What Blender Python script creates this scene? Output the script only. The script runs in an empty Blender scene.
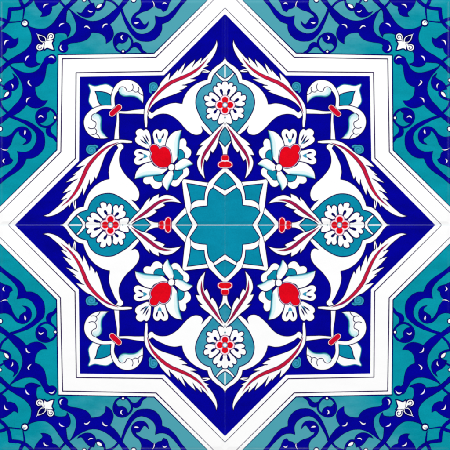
import bpy, math
from mathutils import Vector
from mathutils.geometry import delaunay_2d_cdt

S = 0.2 / 225.0          # one traced unit in metres: each tile is a 20 cm square
LV = 0.000035            # thickness of one coat of glaze
GX, GY = 0.2, 0.5      # half widths of the vertical and the horizontal joint
sc = bpy.context.scene
col = sc.collection

# ------------------------------------------------------------------ outline helpers
def parse(t):
    out = []
    for w in t.split():
        c = w.endswith('!')
        x, y = w.rstrip('!').split(',')
        out.append((float(x), float(y), c))
    return out

def spline(pts, closed=True, step=1.0):
    n = len(pts); res = []
    rng = range(n) if closed else range(n - 1)
    for i in rng:
        a = pts[i]; b = pts[(i + 1) % n]
        ax, ay, ac = a; bx, by, bc = b
        d = math.hypot(bx - ax, by - ay)
        def tan(j, corner, first):
            if corner or (not closed and (j == 0 or j == n - 1)):
                return (bx - ax, by - ay)
            p = pts[(j - 1) % n]; q = pts[(j + 1) % n]
            tx, ty = q[0] - p[0], q[1] - p[1]
            L = math.hypot(tx, ty) or 1
            return (tx / L * d, ty / L * d)
        t0 = tan(i, ac, True); t1 = tan((i + 1) % n, bc, False)
        if ac and bc: k = 1
        else: k = max(3, int(d / step))
        for q in range(k):
            t = q / k; t2 = t * t; t3 = t2 * t
            h0 = 2*t3 - 3*t2 + 1; h1 = t3 - 2*t2 + t; h2 = -2*t3 + 3*t2; h3 = t3 - t2
            res.append((h0*ax + h1*t0[0] + h2*bx + h3*t1[0], h0*ay + h1*t0[1] + h2*by + h3*t1[1]))
    if not closed: res.append(pts[-1][:2])
    return res

def poly(t): return spline(parse(t))
def line(t): return spline(parse(t), closed=False, step=0.8)

def area(p):
    return 0.5 * sum(p[i][0]*p[(i+1) % len(p)][1] - p[(i+1) % len(p)][0]*p[i][1] for i in range(len(p)))

def offset(p, d):
    q = [p[0]]
    for v in p[1:]:
        if math.hypot(v[0]-q[-1][0], v[1]-q[-1][1]) > 0.02: q.append(v)
    if math.hypot(q[0][0]-q[-1][0], q[0][1]-q[-1][1]) <= 0.02: q.pop()
    p = q; n = len(p)
    s = 1 if area(p) > 0 else -1
    out = []
    for i in range(n):
        a, b, c = p[i-1], p[i], p[(i+1) % n]
        l1 = math.hypot(b[0]-a[0], b[1]-a[1]); l2 = math.hypot(c[0]-b[0], c[1]-b[1])
        n1 = ((b[1]-a[1])/l1*s, -(b[0]-a[0])/l1*s); n2 = ((c[1]-b[1])/l2*s, -(c[0]-b[0])/l2*s)
        mx, my = n1[0]+n2[0], n1[1]+n2[1]; L = math.hypot(mx, my)
        if L < 0.3: mx, my, L = n1[0], n1[1], 1.0; f = 1.0
        else:
            mx /= L; my /= L
            f = min(1.8, 1.0 / max(0.35, mx*n1[0] + my*n1[1]))
        out.append((b[0]+mx*d*f, b[1]+my*d*f))
    return out

def ribbon(pts, w, taper=0):
    """stroke of a brush along pts; taper 1 = both ends thin, 2 = thin start, 3 = thin end"""
    n = len(pts); L = []; R = []
    for i, p in enumerate(pts):
        a = pts[max(0, i-1)]; b = pts[min(n-1, i+1)]
        dx, dy = b[0]-a[0], b[1]-a[1]; l = math.hypot(dx, dy) or 1
        t = i / (n - 1); k = 1.0
        if taper == 1: k = max(0.12, math.sin(math.pi * t) ** 0.7)
        if taper == 2: k = 0.25 + 0.75 * t
        if taper == 3: k = 1 - 0.75 * t
        nx, ny = -dy/l*w*0.5*k, dx/l*w*0.5*k
        L.append((p[0]+nx, p[1]+ny)); R.append((p[0]-nx, p[1]-ny))
    return L + R[::-1]

def disk(x, y, r, n=20, sq=1.0):
    return [(x + r*math.cos(2*math.pi*i/n), y + r*sq*math.sin(2*math.pi*i/n)) for i in range(n)]

def capsule(x0, y0, x1, y1, r):
    a = math.atan2(y1-y0, x1-x0); out = []
    for i in range(9): t = a - math.pi/2 + math.pi*i/8; out.append((x1+r*math.cos(t), y1+r*math.sin(t)))
    for i in range(9): t = a + math.pi/2 + math.pi*i/8; out.append((x0+r*math.cos(t), y0+r*math.sin(t)))
    return out

# the tile is all but mirrored about its diagonal; the drawing is a little narrower than high
GV = [(-30, -30), (0, 0), (29, 27), (57.4, 54), (120, 114.4), (149, 145.2), (171.5, 168), (183, 179.4), (202, 200), (225, 225), (260, 260)]
def interp(tab, x):
    for (a, fa), (b, fb) in zip(tab, tab[1:]):
        if x <= b: return fa + (fb-fa)*(x-a)/(b-a)
    return tab[-1][1]
GI = [(b, a) for a, b in GV]
def M(p):
    u, v = 225 - p[0], 225 - p[1]
    return (225 - interp(GV, v), 225 - interp(GI, u))
def I(p): return (p[0], p[1])
def mp(f, pts): return [f(p) for p in pts]
def both(t):       # half outline from one end of the diagonal axis to the other, closed by its mirror image
    h = line(t); return h + [M(p) for p in h[::-1][1:]]

# ------------------------------------------------------------------ materials
def lin(c):
    c /= 255.0
    return c/12.92 if c <= 0.04045 else ((c+0.055)/1.055)**2.4
KEXP = 1.2
def mat(name, rgb, var=0.06, rough=0.22, pale=None, bump=True, dark=None):
    m = bpy.data.materials.new(name); m.use_nodes = True
    nt = m.node_tree; N = nt.nodes; Lk = nt.links
    bs = N['Principled BSDF']
    base = [min(0.9, lin(c)/KEXP) for c in rgb]
    geo = N.new('ShaderNodeNewGeometry')
    no = N.new('ShaderNodeTexNoise'); no.inputs['Scale'].default_value = 30; no.inputs['Detail'].default_value = 5
    no.inputs['Roughness'].default_value = 0.65
    mpn = N.new('ShaderNodeMapping'); mpn.inputs['Scale'].default_value = (1.0, 1.0, 2.6); mpn.inputs['Rotation'].default_value = (0, 0.5, 0)
    Lk.new(geo.outputs['Position'], mpn.inputs['Vector']); Lk.new(mpn.outputs[0], no.inputs['Vector'])
    rp = N.new('ShaderNodeValToRGB'); rp.color_ramp.elements[0].position = 0.36; rp.color_ramp.elements[1].position = 0.64
    lo = [b*(1-var) for b in base]; hi = [min(0.92, b*(1+var)) for b in base]
    rp.color_ramp.elements[0].color = (*lo, 1); rp.color_ramp.elements[1].color = (*hi, 1)
    Lk.new(no.outputs['Fac'], rp.inputs['Fac'])
    out = rp.outputs['Color']
    # fine speckle of the pigment
    sp = N.new('ShaderNodeTexNoise'); sp.inputs['Scale'].default_value = 900; sp.inputs['Detail'].default_value = 2
    Lk.new(geo.outputs['Position'], sp.inputs['Vector'])
    mr = N.new('ShaderNodeMapRange'); mr.inputs[1].default_value = 0.25; mr.inputs[2].default_value = 0.75
    mr.inputs[3].default_value = 1-var*1.1; mr.inputs[4].default_value = 1+var*1.1
    Lk.new(sp.outputs['Fac'], mr.inputs[0])
    mu = N.new('ShaderNodeVectorMath'); mu.operation = 'SCALE'
    Lk.new(out, mu.inputs[0]); Lk.new(mr.outputs[0], mu.inputs['Scale'])
    out = mu.outputs[0]
    sep = N.new('ShaderNodeSeparateXYZ'); Lk.new(geo.outputs['Position'], sep.inputs[0])
    def math_(op, a, b=None, c=None):
        n = N.new('ShaderNodeMath'); n.operation = op
        for k, v in enumerate((a, b, c)):
            if v is None: continue
            if isinstance(v, (int, float)): n.inputs[k].default_value = v
            else: Lk.new(v, n.inputs[k])
        return n.outputs[0]
    ax = math_('ABSOLUTE', sep.outputs['X']); az = math_('ABSOLUTE', sep.outputs['Z'])
    if pale:   # the turquoise turns paler towards the upper and lower rim of the panel
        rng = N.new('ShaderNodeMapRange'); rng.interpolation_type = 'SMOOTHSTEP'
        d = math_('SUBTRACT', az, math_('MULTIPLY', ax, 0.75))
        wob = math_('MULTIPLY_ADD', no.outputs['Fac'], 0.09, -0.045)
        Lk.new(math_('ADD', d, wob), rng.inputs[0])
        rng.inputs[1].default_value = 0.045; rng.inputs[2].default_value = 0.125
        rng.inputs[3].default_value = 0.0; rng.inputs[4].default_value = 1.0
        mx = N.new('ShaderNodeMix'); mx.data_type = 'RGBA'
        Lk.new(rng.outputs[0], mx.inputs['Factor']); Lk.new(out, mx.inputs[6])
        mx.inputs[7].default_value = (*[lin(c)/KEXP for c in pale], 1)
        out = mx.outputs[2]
    Lk.new(out, bs.inputs['Base Color'])
    bs.inputs['Roughness'].default_value = rough
    bs.inputs['Specular IOR Level'].default_value = 0.22
    bs.inputs['Coat Weight'].default_value = 0.08
    bs.inputs['Coat Roughness'].default_value = 0.08
    if bump:
        # each tile has a gently rounded rim and a slightly wavy glaze
        ex = math_('MINIMUM', ax, math_('SUBTRACT', 0.2006, ax)); ez = math_('MINIMUM', az, math_('SUBTRACT', 0.2006, az))
        e = math_('MINIMUM', ex, ez)
        r = N.new('ShaderNodeMapRange'); r.interpolation_type = 'SMOOTHERSTEP'
        Lk.new(e, r.inputs[0]); r.inputs[1].default_value = 0; r.inputs[2].default_value = 0.0042
        r.inputs[3].default_value = 0; r.inputs[4].default_value = 1
        wv = N.new('ShaderNodeTexNoise'); wv.inputs['Scale'].default_value = 60; wv.inputs['Detail'].default_value = 3
        Lk.new(geo.outputs['Position'], wv.inputs['Vector'])
        h = math_('ADD', math_('MULTIPLY', r.outputs[0], 0.00065), math_('MULTIPLY', wv.outputs['Fac'], 0.00035))
        bp = N.new('ShaderNodeBump'); bp.inputs['Strength'].default_value = 0.8; bp.inputs['Distance'].default_value = 1.0
        Lk.new(h, bp.inputs['Height']); Lk.new(bp.outputs[0], bs.inputs['Normal'])
    return m

MT = {
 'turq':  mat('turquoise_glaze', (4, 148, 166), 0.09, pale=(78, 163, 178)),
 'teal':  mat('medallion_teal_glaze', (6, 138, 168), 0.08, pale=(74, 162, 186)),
 'white': mat('white_glaze', (255, 255, 255), 0.01),
 'lilac': mat('pale_lilac_glaze', (196, 190, 240), 0.03),
 'pink':  mat('rose_edge_glaze', (250, 228, 240), 0.04),
 'cobalt': mat('cobalt_glaze', (1, 0, 150), 0.15),
 'navy':  mat('navy_outline', (4, 2, 92), 0.1),
 'line':  mat('manganese_outline', (26, 8, 82), 0.12),
 'rule':  mat('border_rule_line', (50, 28, 84), 0.2),
 'red':   mat('bole_red', (226, 6, 28), 0.09),
 'crim':  mat('crimson_bole', (200, 26, 60), 0.12),
 'tied': mat('deep_bole_red', (212, 10, 44), 0.12),
 'crim2': mat('wine_bole', (164, 26, 74), 0.12),
 'wine': mat('dark_wine_edge', (92, 10, 84), 0.12),
 'plum':  mat('plum_line', (120, 20, 110), 0.1),
 'aqua':  mat('aqua_glaze', (54, 154, 190), 0.07),
 'ice':   mat('ice_wash', (228, 247, 249), 0.02),
 'ice2':  mat('blue_ice_wash', (204, 238, 242), 0.02),
 'mist':  mat('pale_aqua_wash', (148, 214, 222), 0.03),
 'sea':   mat('sea_blue_edge', (30, 128, 152), 0.05),
 'clay':  mat('fired_clay', (206, 178, 150), 0.12, rough=0.85, bump=False),
 'groutw': mat('pale_grout', (238, 250, 252), 0.03, rough=0.8, bump=False),
 'groutb': mat('cobalt_stained_grout', (84, 84, 176), 0.08, rough=0.8, bump=False),
 'groutt': mat('turquoise_stained_grout', (120, 198, 214), 0.06, rough=0.8, bump=False),
 'groutr': mat('red_stained_grout', (236, 110, 130), 0.06, rough=0.8, bump=False),
 'plaster': mat('white_wall_plaster', (214, 210, 202), 0.04, rough=0.9, bump=False),
}

# ------------------------------------------------------------------ the drawing of one tile, as parts
PARTS = []
class Part:
    def __init__(s, name, parent=None, label=None):
        s.name, s.parent, s.label, s.sh = name, parent, label, {}
        s.idx = len(PARTS); PARTS.append(s)
    def add(s, lv, m, p, f=I):
        s.sh.setdefault((lv, m), []).append(mp(f, p)); return s
    def lined(s, lv, m, p, f=I, w=0.4, ln='line'):
        p = mp(f, p); w *= 1.6
        s.sh.setdefault((lv, ln), []).append(offset(p, w))
        s.sh.setdefault((lv+1, m), []).append(offset(p, -0.22))
        return s

def clampp(p):
    return [(min(max(x, -0.6), 225-GX), min(max(y, -0.6), 225-GY)) for x, y in p]

def triangulate(polys):
    vs, fs = [], []
    for p in polys:
        q = []
        for v in clampp(p):
            if not q or math.hypot(v[0]-q[-1][0], v[1]-q[-1][1]) > 0.01: q.append(v)
        while len(q) > 2 and math.hypot(q[0][0]-q[-1][0], q[0][1]-q[-1][1]) <= 0.01: q.pop()
        if len(q) < 3: continue
        if area(q) < 0: q.reverse()
        fs.append(list(range(len(vs), len(vs)+len(q)))); vs += [Vector(v) for v in q]
    if not fs: return [], []
    eds = [(f[i-1], f[i]) for f in fs for i in range(len(f))]
    V, E, F, ov, oe, of = delaunay_2d_cdt(vs, eds, [], 0, 1e-4)
    rings = []
    for f in fs:
        r = [(vs[i][0], vs[i][1]) for i in f]
        rings.append((min(p[0] for p in r), max(p[0] for p in r), min(p[1] for p in r), max(p[1] for p in r), r))
    def inside(cx, cy):
        for x0, x1, y0, y1, r in rings:
            if not (x0 <= cx <= x1 and y0 <= cy <= y1): continue
            wn = 0; px, py = r[-1]
            for qx, qy in r:
                if (py <= cy) != (qy <= cy):
                    if px + (cy-py)*(qx-px)/(qy-py) > cx: wn += 1 if qy > py else -1
                px, py = qx, qy
            if wn: return True
        return False
    T = [tuple(f) for f in F if inside(sum(V[i][0] for i in f)/3, sum(V[i][1] for i in f)/3)]
    return [(v[0], v[1]) for v in V], T

# ---- grounds and border
g = Part('turquoise_ground')
A = 'TURQ'
def bord(a, b, c): return [c, b, a] + [M(a)] + [M(b)] + [M(c)]
lA = [(208.2, -1), (154, 53.2), (58, 55)]
lB = [(214.2, -1), (156, 57.2), (62.3, 58.9)]
lC = [(226, 8), (162, 71.4), (76.2, 72.6)]
lD = [(226, 14), (164.3, 75.1), (80, 76.5)]
def chain(l): return l + [M(p) for p in l[::-1]][1:] if False else l + [M(l[1]), M(l[0])]
cA, cB, cC, cD = map(chain, (lA, lB, lC, lD))
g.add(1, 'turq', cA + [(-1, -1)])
w = Part('star_border'); w.add(1, 'white', cA + cD[::-1] )
w.add(1, 'white', [(207, -1), (226, -1), (226, 15)]); w.add(1, 'white', [M(p) for p in [(207, -1), (226, -1), (226, 15)]])
for c, wd, mm in ((cA, 1.15, 'navy'), (cB, 1.1, 'rule'), (cC, 1.1, 'rule')):
    for a, b in zip(c, c[1:]):
        w.add(2, mm, capsule(a[0], a[1], b[0], b[1], wd/2))
g = Part('cobalt_ground'); g.add(1, 'cobalt', cD + [(226, 226)])

# ---- corner scrolls
for f in (I, M):
    v = Part('scroll_vine')
    kk = [3.0]
    def under(p, w, hold=False):     # each later tendril passes under the ones before it
        if not hold: kk[0] -= 0.1
        p = mp(f, p)
        v.sh.setdefault((kk[0], 'navy'), []).append(offset(p, w)); v.sh.setdefault((kk[0]+0.05, 'cobalt'), []).append(offset(p, -0.15))
    W = lambda t, wd=1.6, tp=0: under(ribbon(line(t), wd, tp), 0.3)
    P = lambda t: under(poly(t), 0.4)
    W('20,-1 21.5,3 24,7', 3.0); W('33,-1 26.5,5 21,7.8 15,8.8! 9.2,9.2', 3.0); W('24.5,5 24.2,11 23,19', 1.8, 3)
    P('34,-1! 35.5,4 39,9 42.5,12.5 42,15! 40.8,16.4! 45,16.3 49.5,14.2 51.8,9.5 51.8,6.5 56,5 60,0.5 61,-1!')
    W('60,1.2 62,3.5 65.5,7.5', 1.8)
    P('68.5,8.5! 76,14 82,18 90,20.8 98,20.5 106,17 113,11.5 119,6 124,-1! 129.5,-1! 122,8.5! 119.5,14 115,20 110,24.5! 112.5,29 113.3,35 110.5,40.5 106,43.5! 105.5,38 101.5,34 96,32.5 91.5,32.3! 89,37 84,40.5 77,42.3 69,43.8 65.5,48! 60,46! 60.3,42.5 67,39 73,35.5 76,31 76.5,25 74.5,18 71,11.5')
    under(disk(63, 48.2, 4.7), 0.4, True)
    W('106,-0.5 113,2 118.5,7.5', 1.7)
    P('120.5,9! 122.5,9! 125,16 130,25 135,31.5 141,34 148,32.5 153.5,28.5 156,23 155.5,15.8! 160,16.9 166,16 172,11.5 178,5 182.5,-1! 187.5,-1! 181,6.5 175,15 169,21 162,24! 161.5,30 158,36 152,40.3 145,41.3 138,40 131.5,34 126.5,26 123,17')
    W('122.5,53 117,50 113.9,44 114.5,38 118.5,34 124,33.6 129.5,36.8 132,42 130.5,47.5 127,51.5 122.5,53', 1.7)
    P('115,41! 115.8,36.5 119.5,34 124.5,34.2 128,36.8! 126.3,41 122.5,43.2 118.5,43 116.5,45.5! 114.6,46.2!')
    P('129.4,49! 131.5,45 134,42.8 137.5,42.8 140.5,45 142.5,49.5 147,53.2! 142,52.6 138,48.5 134.5,47')
    P('77.2,11.8! 81.3,13 84,10 86.8,6.2 90,4.2 93.5,5 95.6,9.5 94.5,13.7 91,16.5 86,17.2 80.5,15.2')
    W('88,-1 90,2 92.5,5', 1.3); W('93,3 95,8.4 99,9.6 103,6.5 105.5,-1', 1.8)
    P('140.8,-1! 141.5,5 139,10.5 134.5,14 131.8,18.5 131.8,23 134.5,27 139,29 144,28.5 147.5,25.5 148.8,20.5! 147,23.3 144,24.5 141.5,21.5 139,18.3 135.5,17.8! 136.5,15.6 142,12 148,10 152.5,6.8 154.5,5! 157.5,8 161.5,8.8! 163.5,11.6! 166.5,10 168.2,6.5 169,3.5 172,-1!')
    hl = Part('white_highlight', v)
    def bend(t):
        p = parse(t); cx, cy = (p[0][0]+p[2][0])/2, (p[0][1]+p[2][1])/2
        qx, qy = cx + (p[1][0]-cx)*2.3, cy + (p[1][1]-cy)*2.3
        return [((1-k)**2*p[0][0] + 2*k*(1-k)*qx + k*k*p[2][0], (1-k)**2*p[0][1] + 2*k*(1-k)*qy + k*k*p[2][1]) for k in [i/10 for i in range(11)]]
    C = lambda t, wd=1.5: (hl.add(4, 'navy', ribbon(bend(t), wd+1.5, 1), f), hl.add(5, 'lilac', ribbon(bend(t), wd, 1), f), hl.add(5.5, 'white', ribbon(bend(t), wd*0.6, 1), f))
    C('43.8,8 45,5.2 48.8,4'); C('59.3,27 61,24.6 64.2,23.5'); C('84.3,27.2 87,26.4 90.3,29')
    C('102.8,28 104.3,25.2 108,24.2'); C('61.3,45 60.6,48.5 63.2,51'); C('88.3,10 90,11.5 93,11.6', 1.2)
    C('123,35.5 121.3,37.5 122.7,40'); C('134.4,23 136.5,23.1 139,22.4', 1.7); C('152.3,0.8 153.9,4 153.7,7.6', 0.9)
    C('162.5,4.4 164.5,3 167,4.2', 1.2)
    hl.lined(4, 'white', poly('96.4,8! 97.5,5.3 100.5,4 102.6,3.6! 101.3,6.5 98.8,8.3'), f, 0.4, 'navy')
    hl.lined(4, 'white', disk(84.2, -0.3, 1.9), f, 0.4, 'navy'); hl.lined(4, 'white', disk(133.6, -0.2, 2.3), f, 0.5, 'navy')
    hl.lined(4, 'white', disk(123, 51.6, 1.3), f, 0.5, 'navy')
trunk = Part('scroll_trunk')
trunk.lined(3.1, 'cobalt', both('28,25.5 32,27.5 38,29 45,28.8 50,26.3 55,21.5 60,14 65,7 70,2 73,-1 77.5,-1 73,4 69,8.5 67,11.5 66.2,17 65.8,22.3! 69,24.3 70.6,28.5 69.5,33.5 67.5,37.2! 66.5,34.2 63,33.2 57,33.4 53.5,35.5 50.5,40 47.5,44.3'), I, 0.3, 'navy')
pe = Part('pearl'); pe.lined(5, 'white', disk(25, 23, 2.8), I, 0.8, 'navy'); pe.add(7, 'aqua', ribbon(line('23.2,23.6 23.6,21.6 25.6,21'), 0.9, 1)); pe.add(7.2, 'navy', disk(25.1, 22.4, 0.7))
fl = Part('fleur_blossom')
fl.lined(5, 'white', both('36.6,33.8! 40.5,34.8 44,36.2 46.3,38.6! 47.6,39.2! 47.4,36 49.5,33.4 52.6,33.7 54,36.3 52.8,39.2 49.8,40.2! 53.2,40.8! 51.6,43.2 52.6,46.5 53.6,49.8!'), I, 0.7, 'navy')
for f in (I, M):
    fl.add(7, 'navy', ribbon(line('48.4,39 48.8,36 51,34.8 52.6,36.3 51.8,38 50.3,37.6'), 0.8), f)
    fl.add(7, 'navy', ribbon(line('47.3,39 46.2,39.2 46.6,41.2'), 0.7), f); fl.add(7, 'navy', ribbon(line('47,41 49.8,40.4 52.6,40.6'), 0.6), f)
fl.add(7, 'navy', both('37.7,35! 41.6,36 44.9,38.3 45.4,42!'))

# ---- corner palmette with curled leaves
cp = Part('corner_leaf')
cp.lined(2, 'white', both('89.2,84.2! 95,86 101,85 107,84.6 113,88! 113.5,100! 112,107!'), I, 0.35, 'sea')
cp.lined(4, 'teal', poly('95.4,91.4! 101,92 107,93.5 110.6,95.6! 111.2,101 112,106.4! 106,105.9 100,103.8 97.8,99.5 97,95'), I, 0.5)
for f in (I, M):
    cl = Part('curled_leaf')
    cl.lined(5, 'white', poly('111.6,109.8! 111,98 112.5,91 116,85.3 121,81.4 127.5,79.9 134,81.4 139,85.3 142.4,91 143.1,97 142.6,103.4! 140,99.5 136,97 130,96.3 124,96.6 120.2,94.5 118.5,90.3! 115.7,94.5 114.4,99 115.2,109.5!'), f, 0.4)
    cl.add(7, 'ice2', poly('118.6,90.5! 121,87.9 123.3,88.6 122.8,91.2 125,93.2 130,93.6 136,94.6 140.5,98 142.3,102! 140,99.6 136,97.1 130,96.4 124,96.7 120.2,94.6'), f)
    cl.add(8, 'ice', poly('121.8,89.4! 124,89.5 124.3,91.6 127,92.8 132,92.8 137.5,94.5 141,98.2! 136,95.9 130,95.2 125,95.2 122,93'), f)
    cl.add(7.6, 'mist', ribbon(line('119.4,90.4 121,93.8 124.4,95.5 130,95.2 136,96 141,99.8'), 1.5, 1), f); cl.add(8.3, 'sea', ribbon(line('118.7,90.6 120.2,94.4 124,96.5 130,96.2 136,97 141.5,101.5'), 1.0, 1), f)
    for t in ('118.5,90 120.5,87.4 123.5,86.9 125.8,88.6 127,91.2 130,91.4 132.5,89.8 133.2,86.8 132.2,84', '132.8,90.4 135,92.2 137.8,91.6 139,89 138.4,87', '138.2,91.6 140,93.6 142.8,95.2'):
        cl.add(9, 'line', ribbon(line(t), 0.75), f)
    st = Part('stem')
    st.lined(3.5, 'white', poly('117,111! 126,111.3 135,110 145,108.8! 145,113.9! 135,113.9 128,114.1 118,113.4!'), f, 0.4)
ti = Part('red_tie'); ti.add(9, 'line', capsule(111.9, 113.8, 118.8, 107.4, 3.4)); ti.add(10, 'pink', capsule(111.9, 113.8, 118.8, 107.4, 2.9)); ti.add(11, 'tied', capsule(112, 113.7, 118.7, 107.5, 2.45))

# ---- medallions, feather leaves and spirals, one of each above and one to the side
for f in (I, M):
    m = Part('split_leaf')
    m.lined(2, 'white', poly('226,56.5! 222,62 216,66.3 211.5,70.6 208.7,75 207.6,79.5! 203,80.8 196,84 190,88.6 186,93.5 183,99.5 182,104! 180,104! 175,103.1 168,104.2 162,106.7 156,109.6 152,112.5 149.6,111 147.6,113.5 149.4,117.8 152,118.3 155,115.6 161,113.9 168,114.4 174.5,117.7 180,122.5 185,128.3 190,132.7 195,134.9 200,134.3 202.8,131 201.4,126! 205,130.5 210,134.8! 217.5,140.5! 220.5,145 222.4,150 222.8,155! 226,155!'), f, 0.4)
    md = Part('medallion')
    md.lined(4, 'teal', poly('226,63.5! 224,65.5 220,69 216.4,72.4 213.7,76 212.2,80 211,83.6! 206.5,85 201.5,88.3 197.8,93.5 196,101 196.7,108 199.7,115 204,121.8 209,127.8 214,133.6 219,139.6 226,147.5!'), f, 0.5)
    md.lined(6, 'white', poly('215.7,73.9! 216.7,72.6! 220.5,76.3 226,79.6! 226,83.6! 221.5,80.2 218.4,77.2'), f, 0.4)
    md.add(6.2, 'ice', poly('224.2,66.4! 226,65! 226,78! 224.2,77!'), f)
    r = Part('rosette', md)
    pts_ = ['226,82 222.8,81.8 221.7,84.4! 219,82.3 216.7,84 217.8,86.8! 214.4,85.8 213,88.6 214.2,91.8 217,94.6 220.5,98! 226,98!',
            '219.4,98! 215,94 211.6,91.9 208.6,92.9 208.9,96! 205,95.2 203.6,98 205,100.8 208,101.2! 204.9,103.2 206,105.6 209,106.6 214,105.9 218.5,104.4!',
            '218,105.6! 213,107.8 208.6,107.5 206.4,109.8 207,112.4 209.5,113.1! 206.3,115.6 207.9,118.6 211.7,117.4! 213,120.4 216.6,120 218.6,116.8 220,112!',
            '220,114! 218,120 218.6,123.9 221.6,123.8! 222.8,126.6 226,127.2! 226,113!']
    for t in pts_:
        r.add(8, 'line', offset(poly(t), 0.6), f); r.add(9, 'white', offset(poly(t), -0.35), f)
    for a in ((221, 90.2, 221.7, 92.4, 1.35), (221.7, 92.4, 222.4, 94.6, 0.8), (212.4, 99.6, 214, 100.6, 1.3), (214, 100.6, 216, 101.8, 0.75), (214.6, 112.2, 215.4, 111, 1.3), (215.4, 111, 217, 109.3, 0.75)):
        r.add(10, 'navy', capsule(*a), f)
    r.add(10, 'sea', disk(225, 117.6, 0.9), f)
    rc = Part('flower_centre', md)
    for q, (cx, cy, cr) in enumerate(((225, 99.9, 1), (219.9, 105, 1), (230.1, 105, 1), (225, 110.1, 1), (225, 105, 1.15))):
        rc.add(11, 'plum', disk(cx, cy, 5.1*cr, 28), f); rc.add(12, 'pink', disk(cx, cy, 4.55*cr, 28), f); rc.add(13, 'red', disk(cx, cy, 3.15*cr, 28), f)
    rc.add(14, 'aqua', disk(225, 105, 2.7), f); rc.add(15, 'white', disk(225, 105, 1.9), f)
    fe = Part('feather_leaf')
    fe.lined(4.5, 'white', poly('145.3,127.4! 144.6,121 144.3,115 144.6,108 147,101.8 151,96.2 156.3,90.6 159.3,86 161,82.5 165,77.7 170.4,72.2! 169.6,78.4! 173,75.2 178.4,69! 177.7,72.2! 181,67.8 185.4,62.4! 182.8,71.6! 188,65.8 195.4,59.3! 193.5,65.4! 197.5,61.3 201.8,57.2! 201,61.3! 206,56.4 212,49.2 215,44.5 216.5,39.8! 217.3,44.5 215.8,51 213,56.6 210,61 206.6,64.6! 209,65.7! 205.6,67 203.2,68.5! 210.9,71.1! 208,72.4 202,72.2! 198,75.6 192,78.8! 197.2,79.7! 191.5,82.3 184,85.2! 187.6,86.1! 183.2,89.2 179.5,90.2! 182.2,91.4! 175,94.2 166,97.2 158.5,100.3 152.5,105.2 149,110.4 147.5,116 147.6,122 147.2,127.4!'), f, 0.4)
    for t in ('181.4,74.4 183,71 185,67', '168.8,80.6 169.8,77.6 170.2,75', '192.6,67.6 194,64.5 195,62.4', '200.2,63.4 201.2,60.8', '190,79 193,78.8 195.6,79.2', '182,85.4 184,85.2 186.6,85.6', '200,73.4 203,70.8 207.5,71'):
        fe.add(6.5, 'line', ribbon(line(t), 1.1, 1), f)
    mb = Part('red_midrib', fe)
    for wd, mm, lv in ((3.9, 'wine', 7), (2.7, 'crim', 8)):
        mb.add(lv, mm, ribbon(line('147,113 151,102.5 156.5,95 163,88.5 171,82.8 180,79 189,75 197,69.8 203,64 207.6,58'), wd, 1), f)
    mb.add(9, 'plum', ribbon(line('146.9,113 149.8,104.5 153.5,98'), 0.8, 2), f)
    mb.add(9, 'plum', ribbon(line('146.9,113 149.5,104.5 153,99'), 0.8, 2), f); mb.add(9, 'plum', ribbon(line('197,68.8 202.5,64 207.8,57.6'), 0.9, 3), f)
    sf = Part('feather_leaf')
    sf.lined(14.5, 'white', poly('223.6,123! 217,129 212,134.3 207,138.5 203,141.4 199,145.6! 203,145.1! 198.6,149.2 195.7,155.4! 199.6,155! 197,161.5 197.9,168 200.8,174 205.2,179! 203.6,172 203.4,165 204.4,159! 206.6,161.5! 209.4,155.5 210.6,150.4! 212.4,152.9! 216,147.6 218.2,141.5 219.2,136.8 222,130.6 226,125.4!'), f, 0.4)
    sm = Part('red_midrib', sf)
    for wd, mm, lv in ((3.5, 'wine', 16.5), (2.3, 'crim2', 17.5)):
        sm.add(lv, mm, ribbon(line('223,126.3 218.3,133 214.2,139.5 209.4,146.5 204.6,153.6 201.8,161 201.4,169.5'), wd, 1), f)
    sp = Part('spiral_bud')
    sp.lined(3, 'aqua', disk(153.4, 86.4, 4.7), f, 0.3, 'navy'); sp.lined(3, 'aqua', ribbon(line('149.8,88 149.6,91 151.5,93'), 1.8), f, 0.2, 'navy')
    sp.add(5, 'sea', ribbon(line('151.6,92 150.4,88 151.2,84.6 154.4,83.8 156.4,86 155.3,88.6 153,88.6 152.5,86.6 153.9,85.9'), 0.95), f)
    cr = Part('red_collar')
    cr.lined(9, 'pink', poly('226,154.5! 222.9,155 221,157.8 221.4,161! 218.6,162.2 217.5,165 219.2,167.4 222,167.9 226,167.9!'), f, 0.3, 'plum')
    cr.add(11, 'red', poly('226,155.1! 223,155.3 221.4,157.9 221.9,159.9! 226,160.3!'), f)
    cr.add(11, 'red', poly('226,162.4! 223.4,161.5 220.2,162.3 218.4,165 220.4,167.1! 226,167!'), f)

# ---- quarter of the central star
s = Part('star_strapwork')
s.lined(4.2, 'white', both('226,166.3! 222,168.8 216,174.6 208.6,182.4! 196,180.9 183.6,179.2!') [:] + [(226, 226)], I, 0.4)
cs = Part('centre_star')
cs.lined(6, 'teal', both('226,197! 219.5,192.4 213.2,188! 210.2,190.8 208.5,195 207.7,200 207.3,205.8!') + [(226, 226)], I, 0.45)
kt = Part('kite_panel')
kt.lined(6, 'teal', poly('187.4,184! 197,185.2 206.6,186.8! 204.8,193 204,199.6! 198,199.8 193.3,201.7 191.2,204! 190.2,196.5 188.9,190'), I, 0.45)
for f in (I, M):
    tp = Part('diamond_panel')
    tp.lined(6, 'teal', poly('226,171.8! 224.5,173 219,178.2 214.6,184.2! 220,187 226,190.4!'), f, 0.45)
for t in ('208.7,182.2 206.7,186.8', '214.5,184.5 213.3,188'):
    s.add(7.5, 'line', ribbon(line(t), 0.6))
for t in ('185.2,207.4 186.8,213.7', '191,204.2 190.5,211.8'):
    s.add(7.5, 'line', ribbon(line(t), 0.6))

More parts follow.
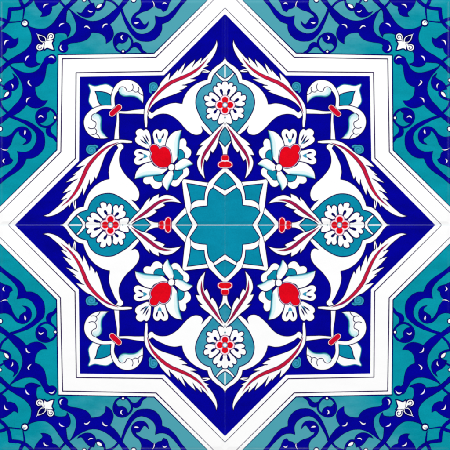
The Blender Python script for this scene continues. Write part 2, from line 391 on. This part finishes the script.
# ---- pomegranate blossom on the diagonal
bl = Part('blossom')
fan = Part('fan_petal', bl)
big = Part('curved_petal', bl)
for f in (I, M):
    bl.lined(2.5, 'white', poly('177.5,161! 178,143! 180.8,139.4 184.4,138.9 186.6,142.3 186.2,146.3! 190,149 191.2,153 188.8,157.8 183,160.5'), f, 0.35)
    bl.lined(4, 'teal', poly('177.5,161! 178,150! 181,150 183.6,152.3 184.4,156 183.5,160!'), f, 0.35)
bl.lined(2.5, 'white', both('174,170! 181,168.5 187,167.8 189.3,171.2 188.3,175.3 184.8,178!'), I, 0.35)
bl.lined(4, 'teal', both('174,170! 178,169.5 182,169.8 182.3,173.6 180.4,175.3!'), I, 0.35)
fan.lined(6, 'white', poly('151.5,148! 151.2,139 149.5,132 146.5,128.9 143.8,130.3! 141,128.7 137.3,130 135.9,133 137.2,136! 135.2,138.6 136.1,142.5 140,145.3 147,148.5!'), I, 0.4)
for t in ('142.6,135.6 145.2,139.4 148.4,143.6', '145.6,134.4 147.2,138 149,141.5', '140.2,139 143.5,141.8 147,144.2'):
    fan.add(8, 'line', ribbon(line(t), 1.5, 1))
fan.add(7.6, 'aqua', ribbon(line('144,138.6 146.5,142 149,144.5'), 1.8, 1))
for f in (I, M):
    fan.lined(5, 'white', poly('155.5,149! 153.8,139 153,134 154.8,129.9 158,129 160.6,131.2! 163.4,129 167,130 168.3,134 166.6,139 164.5,148!'), f, 0.4)
    fan.add(8, 'line', ribbon(line('157.2,133 156.8,135.4 158,138.8'), 1.7, 1), f); fan.add(8, 'line', ribbon(line('163.8,133.2 163.2,135.8 161.2,138.6'), 1.7, 1), f)
    fan.add(7.6, 'aqua', poly('157.4,138.4! 159.4,139.4 161.8,138.2! 161.4,141 159.8,143.6! 158.2,141.2'), f)
    big.lined(9, 'white', poly('181.9,130! 175.5,131.5 170.5,135.2 166.8,141 165.3,147! 169,150 170.5,156 171.5,164.5! 174.5,161.8 177.3,157.3 178.4,148 179.6,139'), f, 0.4)
    for wd, mm, lv, sh in ((5, 'ice', 11, 1.9), (2.2, 'ice2', 11.3, .9), (1.5, 'mist', 11.6, .55), (1.0, 'aqua', 12, .2), (0.8, 'sea', 12.3, -.1)):
        big.add(lv, mm, ribbon([(x-sh, y) for x, y in line('181.6,131 179.4,139 178.3,148 177.2,157')], wd, 1), f)
    sp2 = Part('side_petal', bl)
    sp2.lined(9.5, 'white', poly('173.5,166! 179.5,160.8 184,158.6 188.5,160.2 192.9,164.4! 188,166 182.5,169.3 178,170.4 174,169.6!'), f, 0.4)
    for wd, mm, lv, sh in ((3.2, 'ice', 11.1, -1.3), (1.8, 'ice2', 11.4, -.7), (1.1, 'mist', 11.7, -.4), (0.9, 'aqua', 12.1, -.1), (0.7, 'sea', 12.4, .15)):
        sp2.add(lv, mm, ribbon([(x, y+sh) for x, y in line('192.3,164.5 188,166 182.5,169.3 178,170.2')], wd, 1), f)
he = Part('red_heart', bl)
hp = poly('151.8,145 154.8,144.3 157.8,145.8 159.5,148.3! 162,146.6 165.5,146.6 169,149.5 170.7,155 171.3,163! 168,166.8! 163,167.8 157.5,166.2 152.7,162 150.3,156.7 151.5,153! 149.9,150 150,147.2')
he.add(13, 'line', offset(hp, 0.95)); he.add(14, 'pink', offset(hp, 0.35)); he.add(15, 'plum', offset(hp, -0.1)); he.add(16, 'red', offset(hp, -0.6))
bd = Part('round_bead', bl); bd.lined(15, 'white', disk(171.3, 167.4, 3.4), I, 0.45)

# ------------------------------------------------------------------ mesh building
CACHE = {}
for p in PARTS:
    CACHE[p.idx] = [(lv, m, *triangulate(pl)) for (lv, m), pl in sorted(p.sh.items())]

def build_part(p, parent, sx, sy):
    V, F, MI, mats = [], [], [], []
    for lv, m, vs, ts in CACHE[p.idx]:
        if not ts: continue
        if m not in mats: mats.append(m)
        mi = mats.index(m)
        d = -(lv + 0.012 * p.idx) * LV
        b = len(V)
        for x, y in vs:
            k = min(1, max(0, (225-x)/12)) * min(1, max(0, (225-y)/12)) * min(1, max(0, (x+0.6)/12)) * min(1, max(0, (y+0.6)/12))
            wx = 0.22*k*(math.sin(y*0.11 + 2*sx + sy) + 0.5*math.sin(x*0.31 + 3*sy + y*0.17)); wy = 0.22*k*(math.sin(x*0.1 + sx - 2*sy) + 0.5*math.sin(y*0.29 + sx*2 + x*0.2))
            V.append(((x+wx-225)*S*sx, d, -(y+wy-225)*S*sy))
        edge = {}
        for t in ts:
            a = (vs[t[1]][0]-vs[t[0]][0])*(vs[t[2]][1]-vs[t[0]][1]) - (vs[t[2]][0]-vs[t[0]][0])*(vs[t[1]][1]-vs[t[0]][1])
            if abs(a) < 1e-9: continue
            # seen from the front (camera at -Y) the face must point to -Y
            t = t if (a < 0) == (sx*sy > 0) else t[::-1]
            F.append(tuple(b+i for i in t)); MI.append(mi)
            for i in range(3):
                e = (t[i], t[(i+1) % 3])
                if (e[1], e[0]) in edge: edge[(e[1], e[0])] = None
                else: edge[e] = 1
        low = {}
        for e, k in edge.items():       # the rim of the coat, down to the coat below
            if not k: continue
            for i in e:
                if i not in low:
                    low[i] = len(V); x, y, z = V[b+i]; V.append((x, y + 0.9*LV, z))
            F.append((b+e[1], b+e[0], low[e[0]], low[e[1]])); MI.append(mi)
    me = bpy.data.meshes.new(p.name); me.from_pydata(V, [], F)
    for m in mats: me.materials.append(MT[m])
    me.polygons.foreach_set('material_index', MI); me.update()
    o = bpy.data.objects.new(p.name, me); col.objects.link(o); o.parent = parent
    return o

def box(name, x0, x1, y0, y1, z0, z1, m, parent=None, bev=0):
    V = [(x, y, z) for x in (x0, x1) for y in (y0, y1) for z in (z0, z1)]
    F = [(0, 1, 3, 2), (4, 6, 7, 5), (0, 4, 5, 1), (2, 3, 7, 6), (0, 2, 6, 4), (1, 5, 7, 3)]
    me = bpy.data.meshes.new(name); me.from_pydata(V, [], F); me.materials.append(MT[m])
    o = bpy.data.objects.new(name, me); col.objects.link(o); o.parent = parent
    return o

LB = {(1, 1): 'painted ceramic tile at the panel\'s upper left, turquoise scroll corner pointing upper left',
      (-1, 1): 'painted ceramic tile at the panel\'s upper right, turquoise scroll corner pointing upper right',
      (1, -1): 'painted ceramic tile at the panel\'s lower left, turquoise scroll corner pointing lower left',
      (-1, -1): 'painted ceramic tile at the panel\'s lower right, turquoise scroll corner pointing lower right'}
for (sx, sy), lab in LB.items():
    t = bpy.data.objects.new('ceramic_tile', None); col.objects.link(t)
    t['label'] = lab; t['category'] = 'tile'; t['group'] = 'painted ceramic tiles of the star panel'
    t.empty_display_size = 0.02
    xs = sorted(((-0.6-225)*S*sx, -GX*S*sx)); zs = sorted((225.6*S*sy, GY*S*sy))
    box('tile_body', xs[0], xs[1], 0.0, 0.008, zs[0], zs[1], 'clay', t)
    objs = {}
    for p in PARTS:
        objs[p.idx] = build_part(p, objs[p.parent.idx] if p.parent else t, sx, sy)

# ------------------------------------------------------------------ joints and wall
def strips(name):
    V, F, MI = [], [], []
    def q(x0, x1, z0, z1, mi, y):
        b = len(V); V.extend([(x0*S, y, z0*S), (x1*S, y, z0*S), (x1*S, y, z1*S), (x0*S, y, z1*S)])
        F.append((b, b+1, b+2, b+3)); MI.append(mi)
    hseg = [(0, 53, 0), (53, 65, 3), (65, 70, 0), (70, 106, 0), (106, 122, 3), (122, 164.5, 0), (164.5, 210.5, 1), (210.5, 225.6, 0)]
    vseg = [(0, 27, 2), (27, 34, 0), (34, 52, 2), (52, 58, 0), (58, 69, 3), (69, 75, 0), (75, 97, 2), (97, 111, 0), (111, 129, 3), (129, 168, 0), (168, 210.5, 1), (210.5, 225.6, 0)]
    for sg in (1, -1):
        for a, b, mi in hseg:
            x = sorted((a*sg, b*sg)); q(x[0], x[1], -GY, GY, mi, -2.0*LV)
        for a, b, mi in vseg:
            z = sorted((max(a, GY)*sg, b*sg)); q(-GX, GX, z[0], z[1], mi, -1.0*LV)
    me = bpy.data.meshes.new(name); me.from_pydata(V, [], F)
    me.materials.append(MT['groutw']); me.materials.append(MT['groutb']); me.materials.append(MT['groutt']); me.materials.append(MT['groutr'])
    me.polygons.foreach_set('material_index', MI); me.update()
    o = bpy.data.objects.new(name, me); col.objects.link(o); o['kind'] = 'structure'; return o
strips('grout')
wl = box('wall', -1.2, 1.2, 0.0085, 0.06, -1.2, 1.2, 'plaster'); wl['kind'] = 'structure'

# ------------------------------------------------------------------ light, world, camera
wd = bpy.data.worlds.new('World'); sc.world = wd; wd.use_nodes = True
wd.node_tree.nodes['Background'].inputs[0].default_value = (1, 1, 1, 1)
wd.node_tree.nodes['Background'].inputs[1].default_value = 0.03
def lamp(name, loc, size, e):
    l = bpy.data.lights.new(name, 'AREA'); l.energy = e; l.shape = 'SQUARE'; l.size = size
    o = bpy.data.objects.new(name, l); col.objects.link(o); o.location = loc
    o.rotation_euler = (-Vector(loc)).to_track_quat('-Z', 'Y').to_euler()
    return o
E = 60
lamp('studio_lamp', (-2.6, -2.3, 0.9), 0.9, E*1.03); lamp('studio_lamp', (2.6, -2.3, 0.9), 0.9, E)
lamp('studio_lamp', (0, -2.3, 2.9), 0.9, E*1.35); lamp('studio_lamp', (0, -2.5, -2.7), 0.9, E*0.75)

cam = bpy.data.cameras.new('camera'); co = bpy.data.objects.new('camera', cam); col.objects.link(co)
D = 1.3
co.location = (0, -D, 0); co.rotation_euler = (math.pi/2, 0, 0)
cam.sensor_width = 36; cam.lens = 36 * D / 0.4
cam.clip_start = 0.05; cam.clip_end = 50
cam.dof.use_dof = True; cam.dof.focus_distance = D*1.017; cam.dof.aperture_fstop = 2.8
sc.camera = co
sc.view_settings.view_transform = 'Standard'; sc.view_settings.look = 'None'
sc.view_settings.exposure = 0; sc.view_settings.gamma = 1
